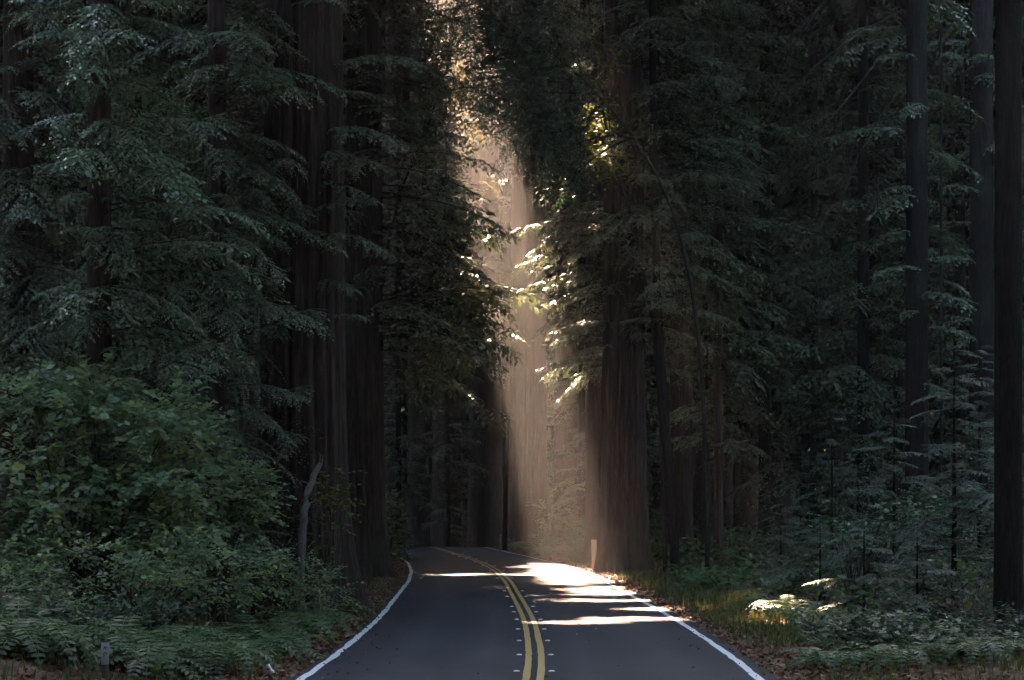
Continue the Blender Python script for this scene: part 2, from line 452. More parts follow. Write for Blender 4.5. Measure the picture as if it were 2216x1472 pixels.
# ---- big redwoods and conifers that can be told apart
T1 = conifer("redwood_tree", "massive fluted redwood standing on the left edge of the road behind the leaning stem", "tree", 652, 50, .86,
    [(26, 6.2, 13.5, -95, 75, [(6, 1.5), (13, 2.6)]), (10, 3, 7, -130, 60, [(3, 1.2), (8, 2)]), (14, 8, 13.5, 170, 40, [(6, 3), (13, 3.5)])],
    TPL_N, M_CON, seed=1, lean=(.004, 0), flare=.62, sides=160, rings=120, ridges=20, flute=.17)
conifer("redwood_tree", "dark slimmer redwood just left of the massive fluted one", "tree", 556, 61, .46,
    [(26, 5, 16, -120, 90, [(5, 2), (15, 3.2)])], TPL_N, M_CON, seed=2, flare=.4, sides=60)
T2 = conifer("redwood_tree", "nearly black redwood left of the bend with long boughs drooping over the road", "tree", 788, 76, .62,
    [(50, 8, 24, 0, 70, [(8, 5.0), (11, 5.4), (13, 4.6), (15, 4.0), (18, 3.8), (24, 3.8)]), (22, 9, 22, -90, 50, [(8, 2.6), (20, 3.2)]),
     (18, 10, 22, 180, 60, [(8, 2.4), (20, 3)]), (13, 6.5, 9, 10, 45, [(6, 4.0), (9, 5)])],
    TPL_K, M_CON, seed=3, flare=.75, sides=110, rings=90, flute=.13)
T4 = conifer("redwood_tree", "large redwood with reddish flared foot on the right edge of the sunlit road", "tree", 1350, 82, .75,
    [(34, 7.0, 13.2, 150, 75, [(7, 2.2), (9, 3.0), (12, 3.4), (13.2, 3.0)]), (34, 7, 20, -20, 50, [(7, 3), (12, 4), (20, 3.5)]), (20, 8, 13, -100, 60, [(7, 1.8), (14, 2.6)]), (44, 12.5, 23, -30, 45, [(12, 2.6), (23, 3.4)]), (14, 18, 24, 170, 80, [(18, 2.6), (24, 3)])],
    TPL_K, M_CON, seed=4, flare=.46, sides=130, rings=100, ridges=22, flute=.14)
T3 = conifer("redwood_tree", "tall straight redwood standing inside the sunbeam beyond the bend", "tree", 1143, 127, 1.02, None, TPL_M, M_CON, seed=5, h=60, flare=.2, sides=84, rings=60, ridges=30)
conifer("redwood_tree", "dark redwood close behind the left side of the large right-hand redwood", "tree", 1288, 94, .40, None, TPL_M, M_CON, seed=6, flare=.4, sides=60)
conifer("redwood_tree", "broad dim redwood trunk between the large right-hand redwood and the slim pair", "tree", 1474, 94, .46,
    [(24, 12, 24, -90, 120, [(10, 2.5), (24, 3.5)])], TPL_M, M_CON, seed=7, flare=.4, sides=60)
conifer("hemlock_tree", "thin leaning trunk crossing in front of the broad dim redwood", "tree", 1462, 79, .14,
    [(66, 8.5, 24, 0, 180, [(8, 2.2), (12, 3.2), (18, 3.4), (24, 3)])], TPL_K, M_HEM, seed=8, flare=.3, sides=24, rings=40, bend=([0, 4, 9, 14, 40], [0, -.25, -.62, -.75, -.9]), bark=M_BARK2, ridges=9, lean=(0, 0))
conifer("hemlock_tree", "slender reddish conifer hung with drooping foliage right of the road", "tree", 1555, 84, .17,
    [(95, 4.2, 23, 0, 180, [(4, 2.2), (8, 3.2), (13, 3.3), (23, 2.8)])], TPL_M, M_HEM, seed=9, flare=.25, sides=30, rings=50, ridges=12, h=32)
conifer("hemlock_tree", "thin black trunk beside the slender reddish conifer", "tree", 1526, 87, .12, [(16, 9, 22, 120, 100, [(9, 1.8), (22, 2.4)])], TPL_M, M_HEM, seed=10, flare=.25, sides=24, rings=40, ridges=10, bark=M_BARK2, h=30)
conifer("redwood_tree", "reddish trunk with bare dangling limbs towards the right side of the forest", "tree", 1984, 75, .37,
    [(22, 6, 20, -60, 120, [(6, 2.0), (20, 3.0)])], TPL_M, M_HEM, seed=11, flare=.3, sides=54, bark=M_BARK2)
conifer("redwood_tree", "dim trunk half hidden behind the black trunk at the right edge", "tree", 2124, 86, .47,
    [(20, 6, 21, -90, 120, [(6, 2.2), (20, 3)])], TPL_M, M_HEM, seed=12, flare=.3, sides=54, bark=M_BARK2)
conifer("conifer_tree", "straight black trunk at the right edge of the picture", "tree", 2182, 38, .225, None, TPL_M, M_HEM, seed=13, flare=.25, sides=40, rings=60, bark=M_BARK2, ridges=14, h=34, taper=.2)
conifer("hemlock_tree", "pole-thin trunk between the two dim right-hand trunks", "tree", 2037, 82, .06, [(14, 8, 20, 0, 180, [(8, 1.3), (20, 1.8)])], TPL_M, M_HEM, seed=14, flare=.2, sides=16, rings=30, bark=M_BARK2, ridges=6, h=26)

# left-hand conifers with hanging feathery boughs
conifer("redwood_tree", "shadowed redwood hung with feathery boughs at the far left edge", "tree", 40, 45, .32,
    [(40, 3.6, 13, -20, 80, [(3, 2.2), (6, 3.0), (10, 2.6), (13, 2.2)]), (22, 3.2, 13, -95, 50, [(3, 1.6), (13, 1.8)])], TPL_N, M_CON, seed=21, flare=.3, sides=48, h=40)
conifer("redwood_tree", "redwood whose pale green bough reaches out above the left bushes", "tree", 215, 41, .22,
    [(38, 3.2, 11.5, -25, 75, [(3, 1.6), (5, 2.4), (7.5, 2.9), (11.5, 2.2)]), (24, 3.2, 11.5, -100, 60, [(3, 1.4), (13, 1.7)])], TPL_N, M_HEM, seed=22, flare=.3, sides=40, h=36)
conifer("redwood_tree", "straight dim trunk behind hanging boughs in the upper left", "tree", 357, 60, .20,
    [(48, 4.5, 16, -60, 120, [(4, 2.2), (16, 3)])], TPL_N, M_CON, seed=23, flare=.3, sides=40, h=40)
conifer("redwood_tree", "dark redwood with dead grey sprays left of the massive trunk", "tree", 470, 47, .20,
    [(56, 3.2, 13.5, -20, 110, [(2.6, 1.3), (6, 2.0), (9, 2.5), (13, 2.4)])], TPL_N, M_CON, seed=24, flare=.3, sides=40, h=38)

# ---- middle-distance trees: three kinds, copied
def proto_tree(tpl, mat, r, n, z0, z1, lens, seed, h, bark):
    g = np.random.default_rng(seed)
    tm = trunk_mesh("trunk", r, h, (0, 0), .3, 5, .08, 28, 44, .4, bark, seed, ridges=12)
    bl = boughs_for(g, n, z0, z1, 0, 180, lens, r)
    cm = crown_mesh("crown", bl, tpl, mat, g)
    return tm, cm
MID = [proto_tree(TPL_M, M_HEM, .28, 130, 2.5, 36, [(2, 2.2), (8, 3.8), (22, 4.0), (36, 3.2)], 31, 44, M_BARK2),
       proto_tree(TPL_M, M_CON, .42, 120, 5, 38, [(5, 2.6), (14, 4.2), (38, 3.6)], 32, 48, M_BARK),
       proto_tree(TPL_M, M_HEM, .22, 110, 1.2, 30, [(1, 2.0), (6, 3.0), (30, 2.6)], 33, 36, M_BARK2)]
FAR = [proto_tree(TPL_F, M_CON, .55, 210, 5, 68, [(5, 3.5), (20, 5.2), (68, 4.0)], 41, 74, M_BARK),
       proto_tree(TPL_F, M_HEM, .5, 190, 3, 60, [(3, 3.5), (20, 5.0), (60, 3.4)], 42, 66, M_BARK2),
       proto_tree(TPL_F, M_HEM, .8, 170, 16, 70, [(16, 3.8), (30, 5.4), (70, 4.2)], 43, 76, M_BARK)]
def place(kind, name, label, group, px, d, rot, s=1.0, z=None):
    tm, cm = kind
    x = (px - 1108.) * d / F
    e = empty(name, (x, d, float(gz(x, d)) if z is None else z)); e.rotation_euler.z = rot; e.scale = (s, s, s * (1 + .1 * math.sin(px)))
    tag(e, label, "tree", group)
    ob("trunk", tm, e); ob("crown", cm, e)
    return e
GM = "conifers standing deeper in the forest"
MIDS = [
 (0, 1655, 106, 1.0, "bushy blue-green conifer behind the slender reddish one"),
 (2, 1762, 118, .95, "blue-green conifer behind and left of the dangling limbs"),
 (0, 1868, 101, .95, "teal conifer filling the gap left of the reddish right-hand trunk"),
 (1, 1950, 126, 1.0, "faint conifer behind the reddish right-hand trunk"),
 (0, 2078, 112, 1.0, "teal conifer between the two dim right-hand trunks"),
 (2, 2190, 96, 1.0, "conifer behind the black trunk at the right edge"),
 (1, 1448, 124, 1.0, "conifer behind the thin leaning trunk"),
 (0, 1262, 136, 1.0, "hazy conifer right of the tall sunbeam redwood"),
 (2, 1372, 108, .9, "green conifer behind the large right-hand redwood's boughs"),
 (1, 425, 82, 1.0, "dark conifer behind the dead grey sprays on the left"),
 (0, 235, 74, 1.0, "dark conifer behind the reaching pale green bough"),
 (1, 95, 92, 1.0, "black conifer deep behind the far left redwood"),
 (2, 590, 96, 1.0, "dark conifer behind the massive fluted redwood"),
 (1, 705, 112, 1.0, "dark conifer between the massive redwood and the black redwood"),
 (2, 862, 132, .8, "blue-green conifer beyond the bend behind the black redwood"),
 (2, 968, 150, .85, "dim green conifer over the road's crest"),
 (1, 1570, 140, 1.05, "faint conifer far behind the slender reddish one"),
 (1, 1810, 142, 1.05, "faint conifer deep behind the teal ones"),
]
for i, (k, px, d, s, lab) in enumerate(MIDS):
    place(MID[k], "conifer_tree", lab, GM, px, d, i * 1.7, s)

# big trunks past the crest
GC = "redwood trunks beyond the crest of the road"
for i, (px, d, r, lab) in enumerate([(905, 152, .72, "leftmost of the dark redwood trunks beyond the road's crest"),
                                     (966, 158, .98, "broad dark redwood trunk beyond the crest, left of the bright gap"),
                                     (1050, 156, 1.15, "broad dark redwood trunk beyond the crest, right of the bright gap"),
                                     (845, 146, .45, "slim dark redwood trunk over the crest behind the left bush"),
                                     (1225, 150, .8, "hazy redwood trunk beyond the sunbeam redwood")]):
    conifer("redwood_tree", lab, "tree", px, d, r, [(20, 14, 30 if px > 880 else 24, 0, 180, [(14, 3.5), (40, 4.5)])], TPL_F, M_CON, seed=50 + i, flare=.25, sides=48, rings=40, h=38, group=GC)

# far forest rows
gf = np.random.default_rng(77)
n = 0
for row, (d, cnt) in enumerate([(172, 13), (190, 15), (212, 16), (238, 17)]):
    for k in range(cnt):
        px = -120 + (2216 + 240) * (k + .5 + gf.uniform(-.3, .3)) / cnt
        dd = d + gf.uniform(-7, 7)
        if abs((px - 1108) * dd / F - float(road_x(dd))) < 4.5 and dd < 200: px -= 130
        place(FAR[gf.integers(3)], "conifer_tree", "far conifer in the dark forest deep behind the road's crest", "far conifers behind the crest", px, dd, gf.uniform(0, 6.28), gf.uniform(.9, 1.1) * (.7 if dd < 208 and -15 < (px - 1108) * dd / F < 0 else 1))

# ------------------------------------------------------------------ forest masses: high canopy and the wood far behind
LIT = [  # openings in the canopy, given by the place on the ground the sun reaches through them (x, d, rx, rd)
 (1.7, 80, 1.15, 14), (2.7, 76, 1.3, 6), (2.4, 64, .95, 4), (2.6, 57.5, 2.0, 1.2), (1.0, 61, 1.6, .7), (1.3, 92, 1.2, 5), (-1.0, 79.5, 2.4, 1.0), (3.6, 84, .8, 3), (5.2, 63.5, .3, .7), (4.2, 66.5, .3, .8),
 (5.7, 54.5, .6, 1.5), (1.2, 46.2, 1.2, .9), (2.8, 47.6, 1.5, 1.0), (-.5, 66, 1.2, .6), (5.8, 45, 1.2, 1.8), (4.8, 51, .5, 1.2), (-2.2, 51.8, .5, .5), (3.2, 52.8, 1.4, .8), (.6, 51, .8, .4)]
DIM = [  # places thinned for weak dappled sun: the share of the leaves left out
 (4.7, 65, 2.8, 5.5, .72), (1.6, 54, 2.6, 6, .52), (5.5, 45, 1.6, 3, .55), (5.8, 55, 1.2, 3, .5), (-1.6, 88, 1.4, 9, .55), (3.4, 70, 1.2, 8, .6)]
def open_sky(x, d, z, g):
    gx = x + z * KX; gd = d - z * KD
    f = 1.0 + g.normal(size=len(x)) * .22
    m = np.zeros(len(x), bool)
    for (a, b, rx, rd) in LIT:
        m |= ((gx - a) / (rx + .45)) ** 2 + ((gd - b) / (rd + .7)) ** 2 < f
    for (a, b, rx, rd, share) in DIM:
        m |= (((gx - a) / rx) ** 2 + ((gd - b) / rd) ** 2 < f) & (g.random(len(x)) < share)
    # breaks cut in the treetops either side of the road to let sky light in
    wob = 2.5 * np.sin(d * .21) + 1.5 * np.sin(x * .5)
    m |= (x > 7.5) & (d + wob < np.minimum(26 + 3.5 * x, 96)) & (x < 30) & (d > 10)
    m |= (x < -6.5) & (d + wob < 38 + 3.0 * (-x - 9)) & (x > -30) & (d > 4)
    m |= (x < -11.5) & (x > -25) & (d + wob > 112) & (d < 152)
    return m

def rand_quads(P, size, g, flat=.6):
    n = len(P)
    u = g.normal(size=(n, 3)); u[:, 2] *= flat; u /= np.linalg.norm(u, axis=1, keepdims=True)
    w = g.normal(size=(n, 3)); w -= (w * u).sum(1, keepdims=True) * u; w /= np.linalg.norm(w, axis=1, keepdims=True)
    a = (size * g.uniform(.7, 1.3, n))[:, None]; b = a * g.uniform(.4, .65, n)[:, None]
    return np.stack([P - u * a, P + w * b - u * a * .1, P + u * a, P - w * b + u * a * .1], 1)

def mass(name, label, cat, P, size, mat, g, flat=.5):
    q = rand_quads(P, np.full(len(P), size), g, flat)
    o = ob(name, mesh_q(name, q, [mat], g.uniform(.15, .7, len(P))))
    tag(o, label, cat, kind="stuff")

def canopy():  # treetops above the view, put in to block sun and sky outside the gaps
    g = np.random.default_rng(5)
    n = 205000
    d = g.uniform(30, 262, n)
    x = g.uniform(-1, 1, n) * (.235 * d + 22) - 8
    z = np.maximum(27, .222 * d + 6) + g.uniform(0, 24, n)
    keep = ~open_sky(x, d, z, g)
    P = [np.stack([x, d, z], -1)[keep]]
    # unseen treetops over the near road and behind the viewer, added for shade
    n = 44000
    d = g.uniform(-62, 30, n); x = g.uniform(-48, 44, n); z = g.uniform(28, 46, n)
    keep = ~open_sky(x, d, z, g)
    P.append(np.stack([x, d, z], -1)[keep])
    mass("shading_canopy", "unseen redwood treetops above the road, added for shade with gaps for light", "canopy", np.concatenate(P), 1.36, M_CON, g)
canopy()

def far_wood():
    g = np.random.default_rng(6)
    n = 80000
    mass("far_forest", "dark mass of forest closing the view behind all the trunks", "forest",
         np.stack([g.uniform(-110, 110, n), g.uniform(262, 284, n), g.uniform(-8, 80, n)], -1), 1.8, M_HEM, g, .7)
    # unseen forest beside and behind the viewer, added to hold back sky light
    n = 64000
    d = g.uniform(-62, 264, n); sd = np.where(g.random(n) < .5, -1., 1.)
    x = sd * (np.maximum(28, .24 * d + 10) + g.uniform(0, 16, n)); P = [np.stack([x, d, g.uniform(0, 52 + .1 * d)], -1)]
    n = 22000
    P.append(np.stack([g.uniform(-50, 50, n), g.uniform(-62, -40, n), g.uniform(0, 46, n)], -1))
    mass("unseen_forest_surround", "unseen forest beside and behind the viewer, added to hold back sky light", "forest", np.concatenate(P), 1.75, M_HEM, g, .7)
far_wood()

# ------------------------------------------------------------------ broadleaf trees and shrubs
def leaf_quads(P, D, N, ln, wd):
    """kite leaves folded along the midrib: two quads each would be costlier, one cupped kite is enough at this size"""
    side = np.cross(D, N); side /= np.linalg.norm(side, axis=1, keepdims=True) + 1e-9
    m = P + D * (ln * .45)[:, None]
    return np.stack([P, m + side * (wd * .5)[:, None] + N * (wd * .12)[:, None], P + D * ln[:, None], m - side * (wd * .5)[:, None] + N * (wd * .12)[:, None]], 1)

def spray(g, p, dirv, ln, nl, leaf, wr, tilt=.35, lobed=False):
    """a flat spray of alternate leaves along a twig"""
    t = np.linspace(.1, 1, nl)
    d = dirv / np.linalg.norm(dirv)
    lat = np.cross(d, [0, 0, 1.]); lat /= np.linalg.norm(lat) + 1e-9
    P = p + d * (ln * t)[:, None] + np.array([0, 0, -.25 * ln]) * (t ** 2)[:, None]
    sd = np.where(np.arange(nl) % 2 == 0, 1., -1.)[:, None]
    D = d * g.uniform(.3, .9, (nl, 1)) + lat * sd * g.uniform(.5, 1., (nl, 1)) + np.array([0, 0, 1.]) * g.uniform(-.6, .15, (nl, 1))
    D /= np.linalg.norm(D, axis=1, keepdims=True)
    N = np.array([0, 0, 1.]) + g.normal(size=(nl, 3)) * tilt
    N -= (N * D).sum(1, keepdims=True) * D; N /= np.linalg.norm(N, axis=1, keepdims=True)
    l = leaf * g.uniform(.65, 1.25, nl)
    if not lobed: return leaf_quads(P, D, N, l, l * wr)
    out = []
    side = np.cross(D, N)
    for a, f in ((0, 1.), (.75, .85), (-.75, .85), (1.6, .55), (-1.6, .55)):
        Dv = D * math.cos(a) + side * math.sin(a)
        out.append(leaf_quads(P, Dv, N, l * f * .62, l * wr * f * .62))
    return np.concatenate(out)

def shrub(name, label, cat, base, blobs, mat, n_spray, leaf=.11, wr=.62, nl=9, sl=.55, seed=0, group=None, lobed=False, stem_r=.022, tilt=.35, updir=.1, stem_n=10, shell=.35):
    """blobs: ellipsoids (x, y, z, rx, ry, rz) in metres, relative to base"""
    g = np.random.default_rng(seed)
    e = empty(name, base); tag(e, label, cat, group)
    vol = np.array([b[3] * b[4] * b[5] for b in blobs]) ** .67
    Q = []; T = []; tips = []
    for k in range(n_spray):
        b = blobs[g.choice(len(blobs), p=vol / vol.sum())]
        u = g.normal(size=3); u /= np.linalg.norm(u); u *= (shell + (1 - shell) * g.random()) ** .6
        c = np.array(b[:3]); p = c + u * np.array(b[3:6])
        if p[2] < .03: p[2] = g.uniform(.03, .3)
        dv = (p - c) / np.array(b[3:6]); dv[2] = dv[2] * .35 + updir; dv += g.normal(size=3) * .35
        q = spray(g, p, dv, sl * g.uniform(.6, 1.3), nl, leaf, wr, tilt, lobed)
        Q.append(q); T.append(np.clip(g.uniform(.2, .8) + g.normal(size=len(q)) * .12, 0, 1))
        if k % max(1, n_spray // (stem_n * 3)) == 0: tips.append((p, c))
    fo = ob("foliage", mesh_q("foliage", np.concatenate(Q), [mat], np.concatenate(T)), e); fo['kind'] = "stuff"
    st = []
    for (p, c) in tips:
        b0 = np.array([g.normal() * .12, g.normal() * .12, -.1])
        mid = np.array([c[0] * .5, c[1] * .5, max(p[2] * .75, .2)]) + g.normal(size=3) * .12
        pts = bez(b0, mid, p, 7)
        st.append(tube_quads(pts, np.linspace(stem_r, stem_r * .25, 7), 4))
    ob("stem", mesh_q("stem", np.concatenate(st), [M_TWIG]), e)
    return e

def gp(px, d, dz=0.0):
    x = (px - 1108.) * d / F
    return np.array([x, d, float(gz(x, d)) + dz])
def blob(base, px, py, d, rpx, rpy, ry):
    c = at(px, py, d) - base
    return (c[0], c[1], c[2], rpx * d / F, ry, rpy * d / F)

# left bank
def layers(b, boxes, d, n, rx, ry, rd, seed):
    g = np.random.default_rng(seed); out = []
    for (x0, x1, y0, y1, w) in boxes:
        for k in range(max(1, int(n * w))):
            out.append(blob(b, g.uniform(x0, x1), g.uniform(y0, y1), d + g.uniform(-1, 1), rx * g.uniform(.6, 1.3), ry * g.uniform(.7, 1.3), rd * g.uniform(.7, 1.2)))
    return out
b = gp(190, 39); shrub("hazel_shrub", "large bright green hazel bush filling the lower left of the picture", "shrub", b,
    layers(b, [(0, 260, 800, 900, .2), (150, 420, 860, 960, .25), (-40, 440, 960, 1080, .45), (-40, 380, 1080, 1210, .4)], 38.6, 30, 80, 24, .7, 4),
    M_BRO, 1250, .15, .74, 9, .6, seed=1, tilt=.4, shell=.2, stem_n=14)
b = gp(480, 42); shrub("hazel_shrub", "smaller hazel bush with blue-green tips beside the massive redwood", "shrub", b,
    [blob(b, 490, 1075, 42, 105, 75, .8), blob(b, 400, 960, 42, 80, 60, .7)], M_BRO, 400, .14, .7, 9, .5, seed=2)
b = gp(330, 36); shrub("bramble_shrub", "low bramble thicket under the large hazel bush", "shrub", b,
    [blob(b, 200, 1240, 36, 220, 80, .9), blob(b, 420, 1235, 36.5, 170, 80, .9), blob(b, 60, 1330, 35, 160, 90, .8)], M_BRO, 700, .10, .65, 8, .45, seed=3)
b = gp(600, 44); shrub("bramble_shrub", "low green bramble at the foot of the leaning stem", "shrub", b,
    [blob(b, 600, 1255, 44, 110, 60, .8), blob(b, 690, 1280, 45, 60, 50, .5), blob(b, 520, 1230, 43, 100, 60, .8)], M_BRO, 480, .09, .6, 8, .4, seed=4)
b = gp(705, 47); shrub("vine_shrub", "yellow-green leafy vine climbing beside the leaning stem", "shrub", b,
    [blob(b, 725, 1050, 48, 34, 45, .3), blob(b, 745, 1085, 48, 22, 30, .25), blob(b, 705, 1160, 48.3, 25, 70, .2)], M_YEL, 60, .11, .75, 6, .3, seed=5, stem_n=5)
b = gp(600, 52); shrub("vine_shrub", "dark leafless-looking scrub against the foot of the massive redwood", "shrub", b,
    [blob(b, 590, 960, 49, 90, 60, .5), blob(b, 600, 1120, 48, 70, 90, .5)], M_BAY, 240, .08, .5, 8, .4, seed=6)
b = gp(838, 101); shrub("hazel_shrub", "green bush beside the left edge line at the bend", "shrub", b,
    [blob(b, 842, 1120, 101, 34, 50, .8), blob(b, 838, 1190, 101, 36, 50, .8)], M_BRO, 260, .17, .65, 8, .6, seed=7)
# right bank
b = gp(1212, 112); shrub("hazel_shrub", "pale leafy bush at the right foot of the sunbeam redwood", "shrub", b,
    [blob(b, 1200, 1110, 112, 42, 26, .8), blob(b, 1222, 1145, 112, 42, 36, .9), blob(b, 1195, 1165, 112, 32, 30, .8)], M_MAP, 240, .17, .6, 8, .6, seed=8)
b = gp(1850, 50); shrub("maple_shrub", "layered teal vine maple with spreading lobed leaves on the right", "shrub", b,
    [blob(b, 1800, 1125, 50, 60, 16, .5), blob(b, 1930, 1118, 50, 70, 18, .5), blob(b, 1860, 1165, 50, 60, 20, .5), blob(b, 1985, 1095, 50.5, 60, 30, .5)], M_MAP, 95, .15, .75, 6, .5, seed=9, lobed=True, tilt=.2)
b = gp(1560, 62); shrub("thimbleberry_shrub", "leafy fern-like clump with sunlit left tips on the right verge", "shrub", b,
    [blob(b, 1515, 1265, 62, 38, 22, .5), blob(b, 1580, 1278, 62.5, 60, 28, .6), blob(b, 1630, 1300, 62, 40, 18, .5)], M_MAP, 170, .16, .6, 6, .5, seed=10, tilt=.2)
b = gp(1690, 56); shrub("thimbleberry_shrub", "pale low leafy plant between the fern clump and the hemlock saplings", "shrub", b,
    [blob(b, 1690, 1320, 56, 45, 12, .4), blob(b, 1740, 1335, 56, 40, 12, .4)], M_MAP, 60, .15, .55, 6, .45, seed=11, tilt=.2)
b = gp(2080, 34); shrub("salal_shrub", "dark glossy salal in the lower right corner", "shrub", b,
    [blob(b, 2000, 1430, 34, 120, 55, .7), blob(b, 2140, 1425, 33.5, 110, 65, .7), blob(b, 1900, 1450, 34.5, 90, 40, .6), blob(b, 1800, 1455, 34.5, 70, 25, .5), blob(b, 1980, 1380, 36, 90, 30, .5), blob(b, 2150, 1360, 36, 80, 40, .5)], M_BAY, 640, .11, .6, 7, .4, seed=12)
b = gp(2100, 41); shrub("huckleberry_shrub", "thin twiggy huckleberry in front of the black right trunk", "shrub", b,
    [blob(b, 2060, 1330, 42, 90, 80, .8), blob(b, 2150, 1270, 42, 80, 90, .8), blob(b, 1960, 1350, 42, 80, 70, .8)], M_BAY, 330, .07, .55, 8, .4, seed=13, stem_n=18)

b = gp(1700, 72); shrub("huckleberry_shrub", "dim huckleberry thicket in the dark hollow behind the pale low plant", "shrub", b,
    [blob(b, 1650, 1190, 72, 70, 50, .9), blob(b, 1730, 1200, 72, 70, 60, .9), blob(b, 1700, 1090, 73, 60, 50, .8)], M_BAY, 300, .11, .55, 8, .5, seed=14)
b = gp(1860, 68); shrub("huckleberry_shrub", "dim huckleberry thicket behind the layered vine maple", "shrub", b,
    [blob(b, 1820, 1190, 68, 70, 70, .9), blob(b, 1910, 1160, 68, 80, 90, .9), blob(b, 1850, 1050, 69, 70, 60, .8)], M_HEM, 380, .10, .5, 8, .5, seed=15)
b = gp(2060, 64); shrub("huckleberry_shrub", "dim thicket between the dim right trunks", "shrub", b,
    [blob(b, 2030, 1130, 64, 90, 110, .9), blob(b, 2120, 1050, 64, 80, 120, .9)], M_HEM, 380, .10, .5, 8, .5, seed=16)
b = gp(1450, 100); shrub("huckleberry_shrub", "faint shrub behind the broad dim redwood", "shrub", b,
    [blob(b, 1430, 1150, 100, 50, 60, .9), blob(b, 1520, 1160, 100, 60, 60, .9)], M_BAY, 240, .15, .55, 8, .6, seed=17)
b = gp(70, 32.5); shrub("salal_shrub", "dark low leaves behind the small marker plate", "shrub", b,
    [blob(b, 60, 1380, 32.5, 130, 60, .6), blob(b, 190, 1400, 33, 110, 50, .6), blob(b, 300, 1395, 33.5, 90, 45, .5)], M_BAY, 420, .10, .6, 7, .4, seed=18)

# hemlock saplings on the right bank
def sapling(label, px, d, h, ln, n, seed):
    g = np.random.default_rng(seed)
    x = (px - 1108.) * d / F
    e = empty("hemlock_sapling", (x, d, float(gz(x, d)))); tag(e, label, "sapling", "young hemlocks growing on the banks")
    ob("trunk", trunk_mesh("trunk", .02 + .008 * h, h, (0, 0), .2, 5, .05, 12, 16, .8, M_BARK2, seed, ridges=4), e)
    bl = boughs_for(g, n, .15, h, 0, 180, [(0, ln), (h * .4, ln * .95), (h, ln * .25)], .03, (-.15, .15))
    ob("crown", crown_mesh("crown", bl, TPL_H, M_SAP, g), e)
sapling("tall hemlock sapling with flat sprays beside the black right trunk", 2065, 47, 5.4, 1.7, 52, 71)
sapling("hemlock sapling behind the layered vine maple", 1935, 53, 4.4, 1.7, 44, 72)
sapling("low bushy hemlock sapling nearest the sunlit right verge", 1775, 52, 1.9, 1.35, 30, 73)
sapling("low hemlock sapling in front of the dark hollow on the right", 1870, 46, 1.9, 1.3, 30, 74)
sapling("hemlock sapling at the right edge behind the black trunk", 2205, 50, 4.6, 1.5, 40, 75)
sapling("hemlock sapling standing in the dark hollow on the right", 1690, 62, 2.2, 1.3, 28, 77)
sapling("slim tall hemlock sapling behind the vine maple's left tips", 1800, 66, 5.0, 1.5, 40, 78)
sapling("tall hemlock sapling left of the dim half-hidden trunk", 2120, 56, 6.0, 1.7, 48, 79)
sapling("small hemlock sapling poking out of the hazel bush beside the massive redwood", 548, 43.5, 2.4, 1.2, 26, 81)
sapling("hemlock sapling with grey-green sprays behind the low bramble on the left", 430, 45, 3.0, 1.5, 32, 82)
sapling("small hemlock sapling among the glossy leaves at the lower right", 1985, 42, 1.6, 1.1, 26, 76)

# tanoak reaching over the road with dark glossy leaves
def leafy_tree(name, label, d0, base_px, pathpx, blobs, mat, r0, r1, leaf, wr, seed, dens=62, depth=1.6, kmin=8, bark=None):
    g = np.random.default_rng(seed)
    base = gp(base_px, d0)
    e = empty(name, base); tag(e, label, "tree")
    pts = np.array([at(px, py, d0) for px, py in pathpx]) - base
    pts[0][2] = -.3
    t = np.linspace(0, 1, len(pts)); tt = np.linspace(0, 1, 40)
    path = np.stack([np.interp(tt, t, pts[:, k]) for k in range(3)], -1)
    for k in range(3): path[:, k] = np.convolve(np.pad(path[:, k], 3, mode='edge'), np.ones(7) / 7, mode='valid')
    tq = [tube_quads(path, np.interp(np.linspace(0, 1, 40), [0, .35, .5, 1], [r0, r0 * .7, r0 * .35 + r1 * .2, r1 * .6]), 9)]
    Q, T = [], []
    for (px, py, rx, ry) in blobs:
        c = at(px, py, d0 + g.uniform(-1, 1) * depth) - base
        k0 = int(np.argmin(np.linalg.norm(path - c, axis=1))); k0 = max(kmin, k0 - 4)
        tq.append(tube_quads(bez(path[k0], (path[k0] + c) / 2 + g.normal(size=3) * .4, c, 8), np.linspace(.035, .012, 8), 5))
        for j in range(int(rx * ry / dens)):
            u = g.normal(size=3); u /= np.linalg.norm(u); u *= g.random() ** .45
            p = c + u * np.array([rx * d0 / F, depth * .8, ry * d0 / F])
            dv = u + g.normal(size=3) * .5 + np.array([0, 0, -.2])
            q = spray(g, p, dv, g.uniform(.5, .9), 9, leaf, wr, .6)
            Q.append(q); T.append(np.clip(g.uniform(.2, .8) + g.normal(size=len(q)) * .1, 0, 1))
    ob("trunk", mesh_q("trunk", np.concatenate(tq), [bark or M_BARK2]), e)
    c = ob("crown", mesh_q("crown", np.concatenate(Q), [mat], np.concatenate(T)), e); c['kind'] = "stuff"
leafy_tree("tanoak_tree", "dark leafy tanoak leaning from the right over the road above the sunbeam", 64.0, 1531,
    ((1531, 1280), (1528, 950), (1512, 700), (1470, 480), (1400, 330), (1310, 220), (1220, 130), (1110, 60)),
    [(945, 30, 50, 45), (1000, 15, 60, 40), (1060, 20, 60, 45), (950, 110, 35, 35), (1005, 190, 35, 35), (1050, 215, 40, 30), (1060, 110, 55, 60), (1100, 170, 70, 70), (1180, 200, 90, 90), (1225, 280, 50, 60), (1140, 275, 75, 50), (1195, 345, 55, 35), (1130, 60, 90, 60), (1205, 110, 60, 70), (1010, 60, 70, 40), (1235, 395, 40, 34), (1195, 20, 70, 40)],
    M_BAY, .07, .03, .13, .38, 91, dens=21, depth=1.2, kmin=24, bark=M_LIMB)
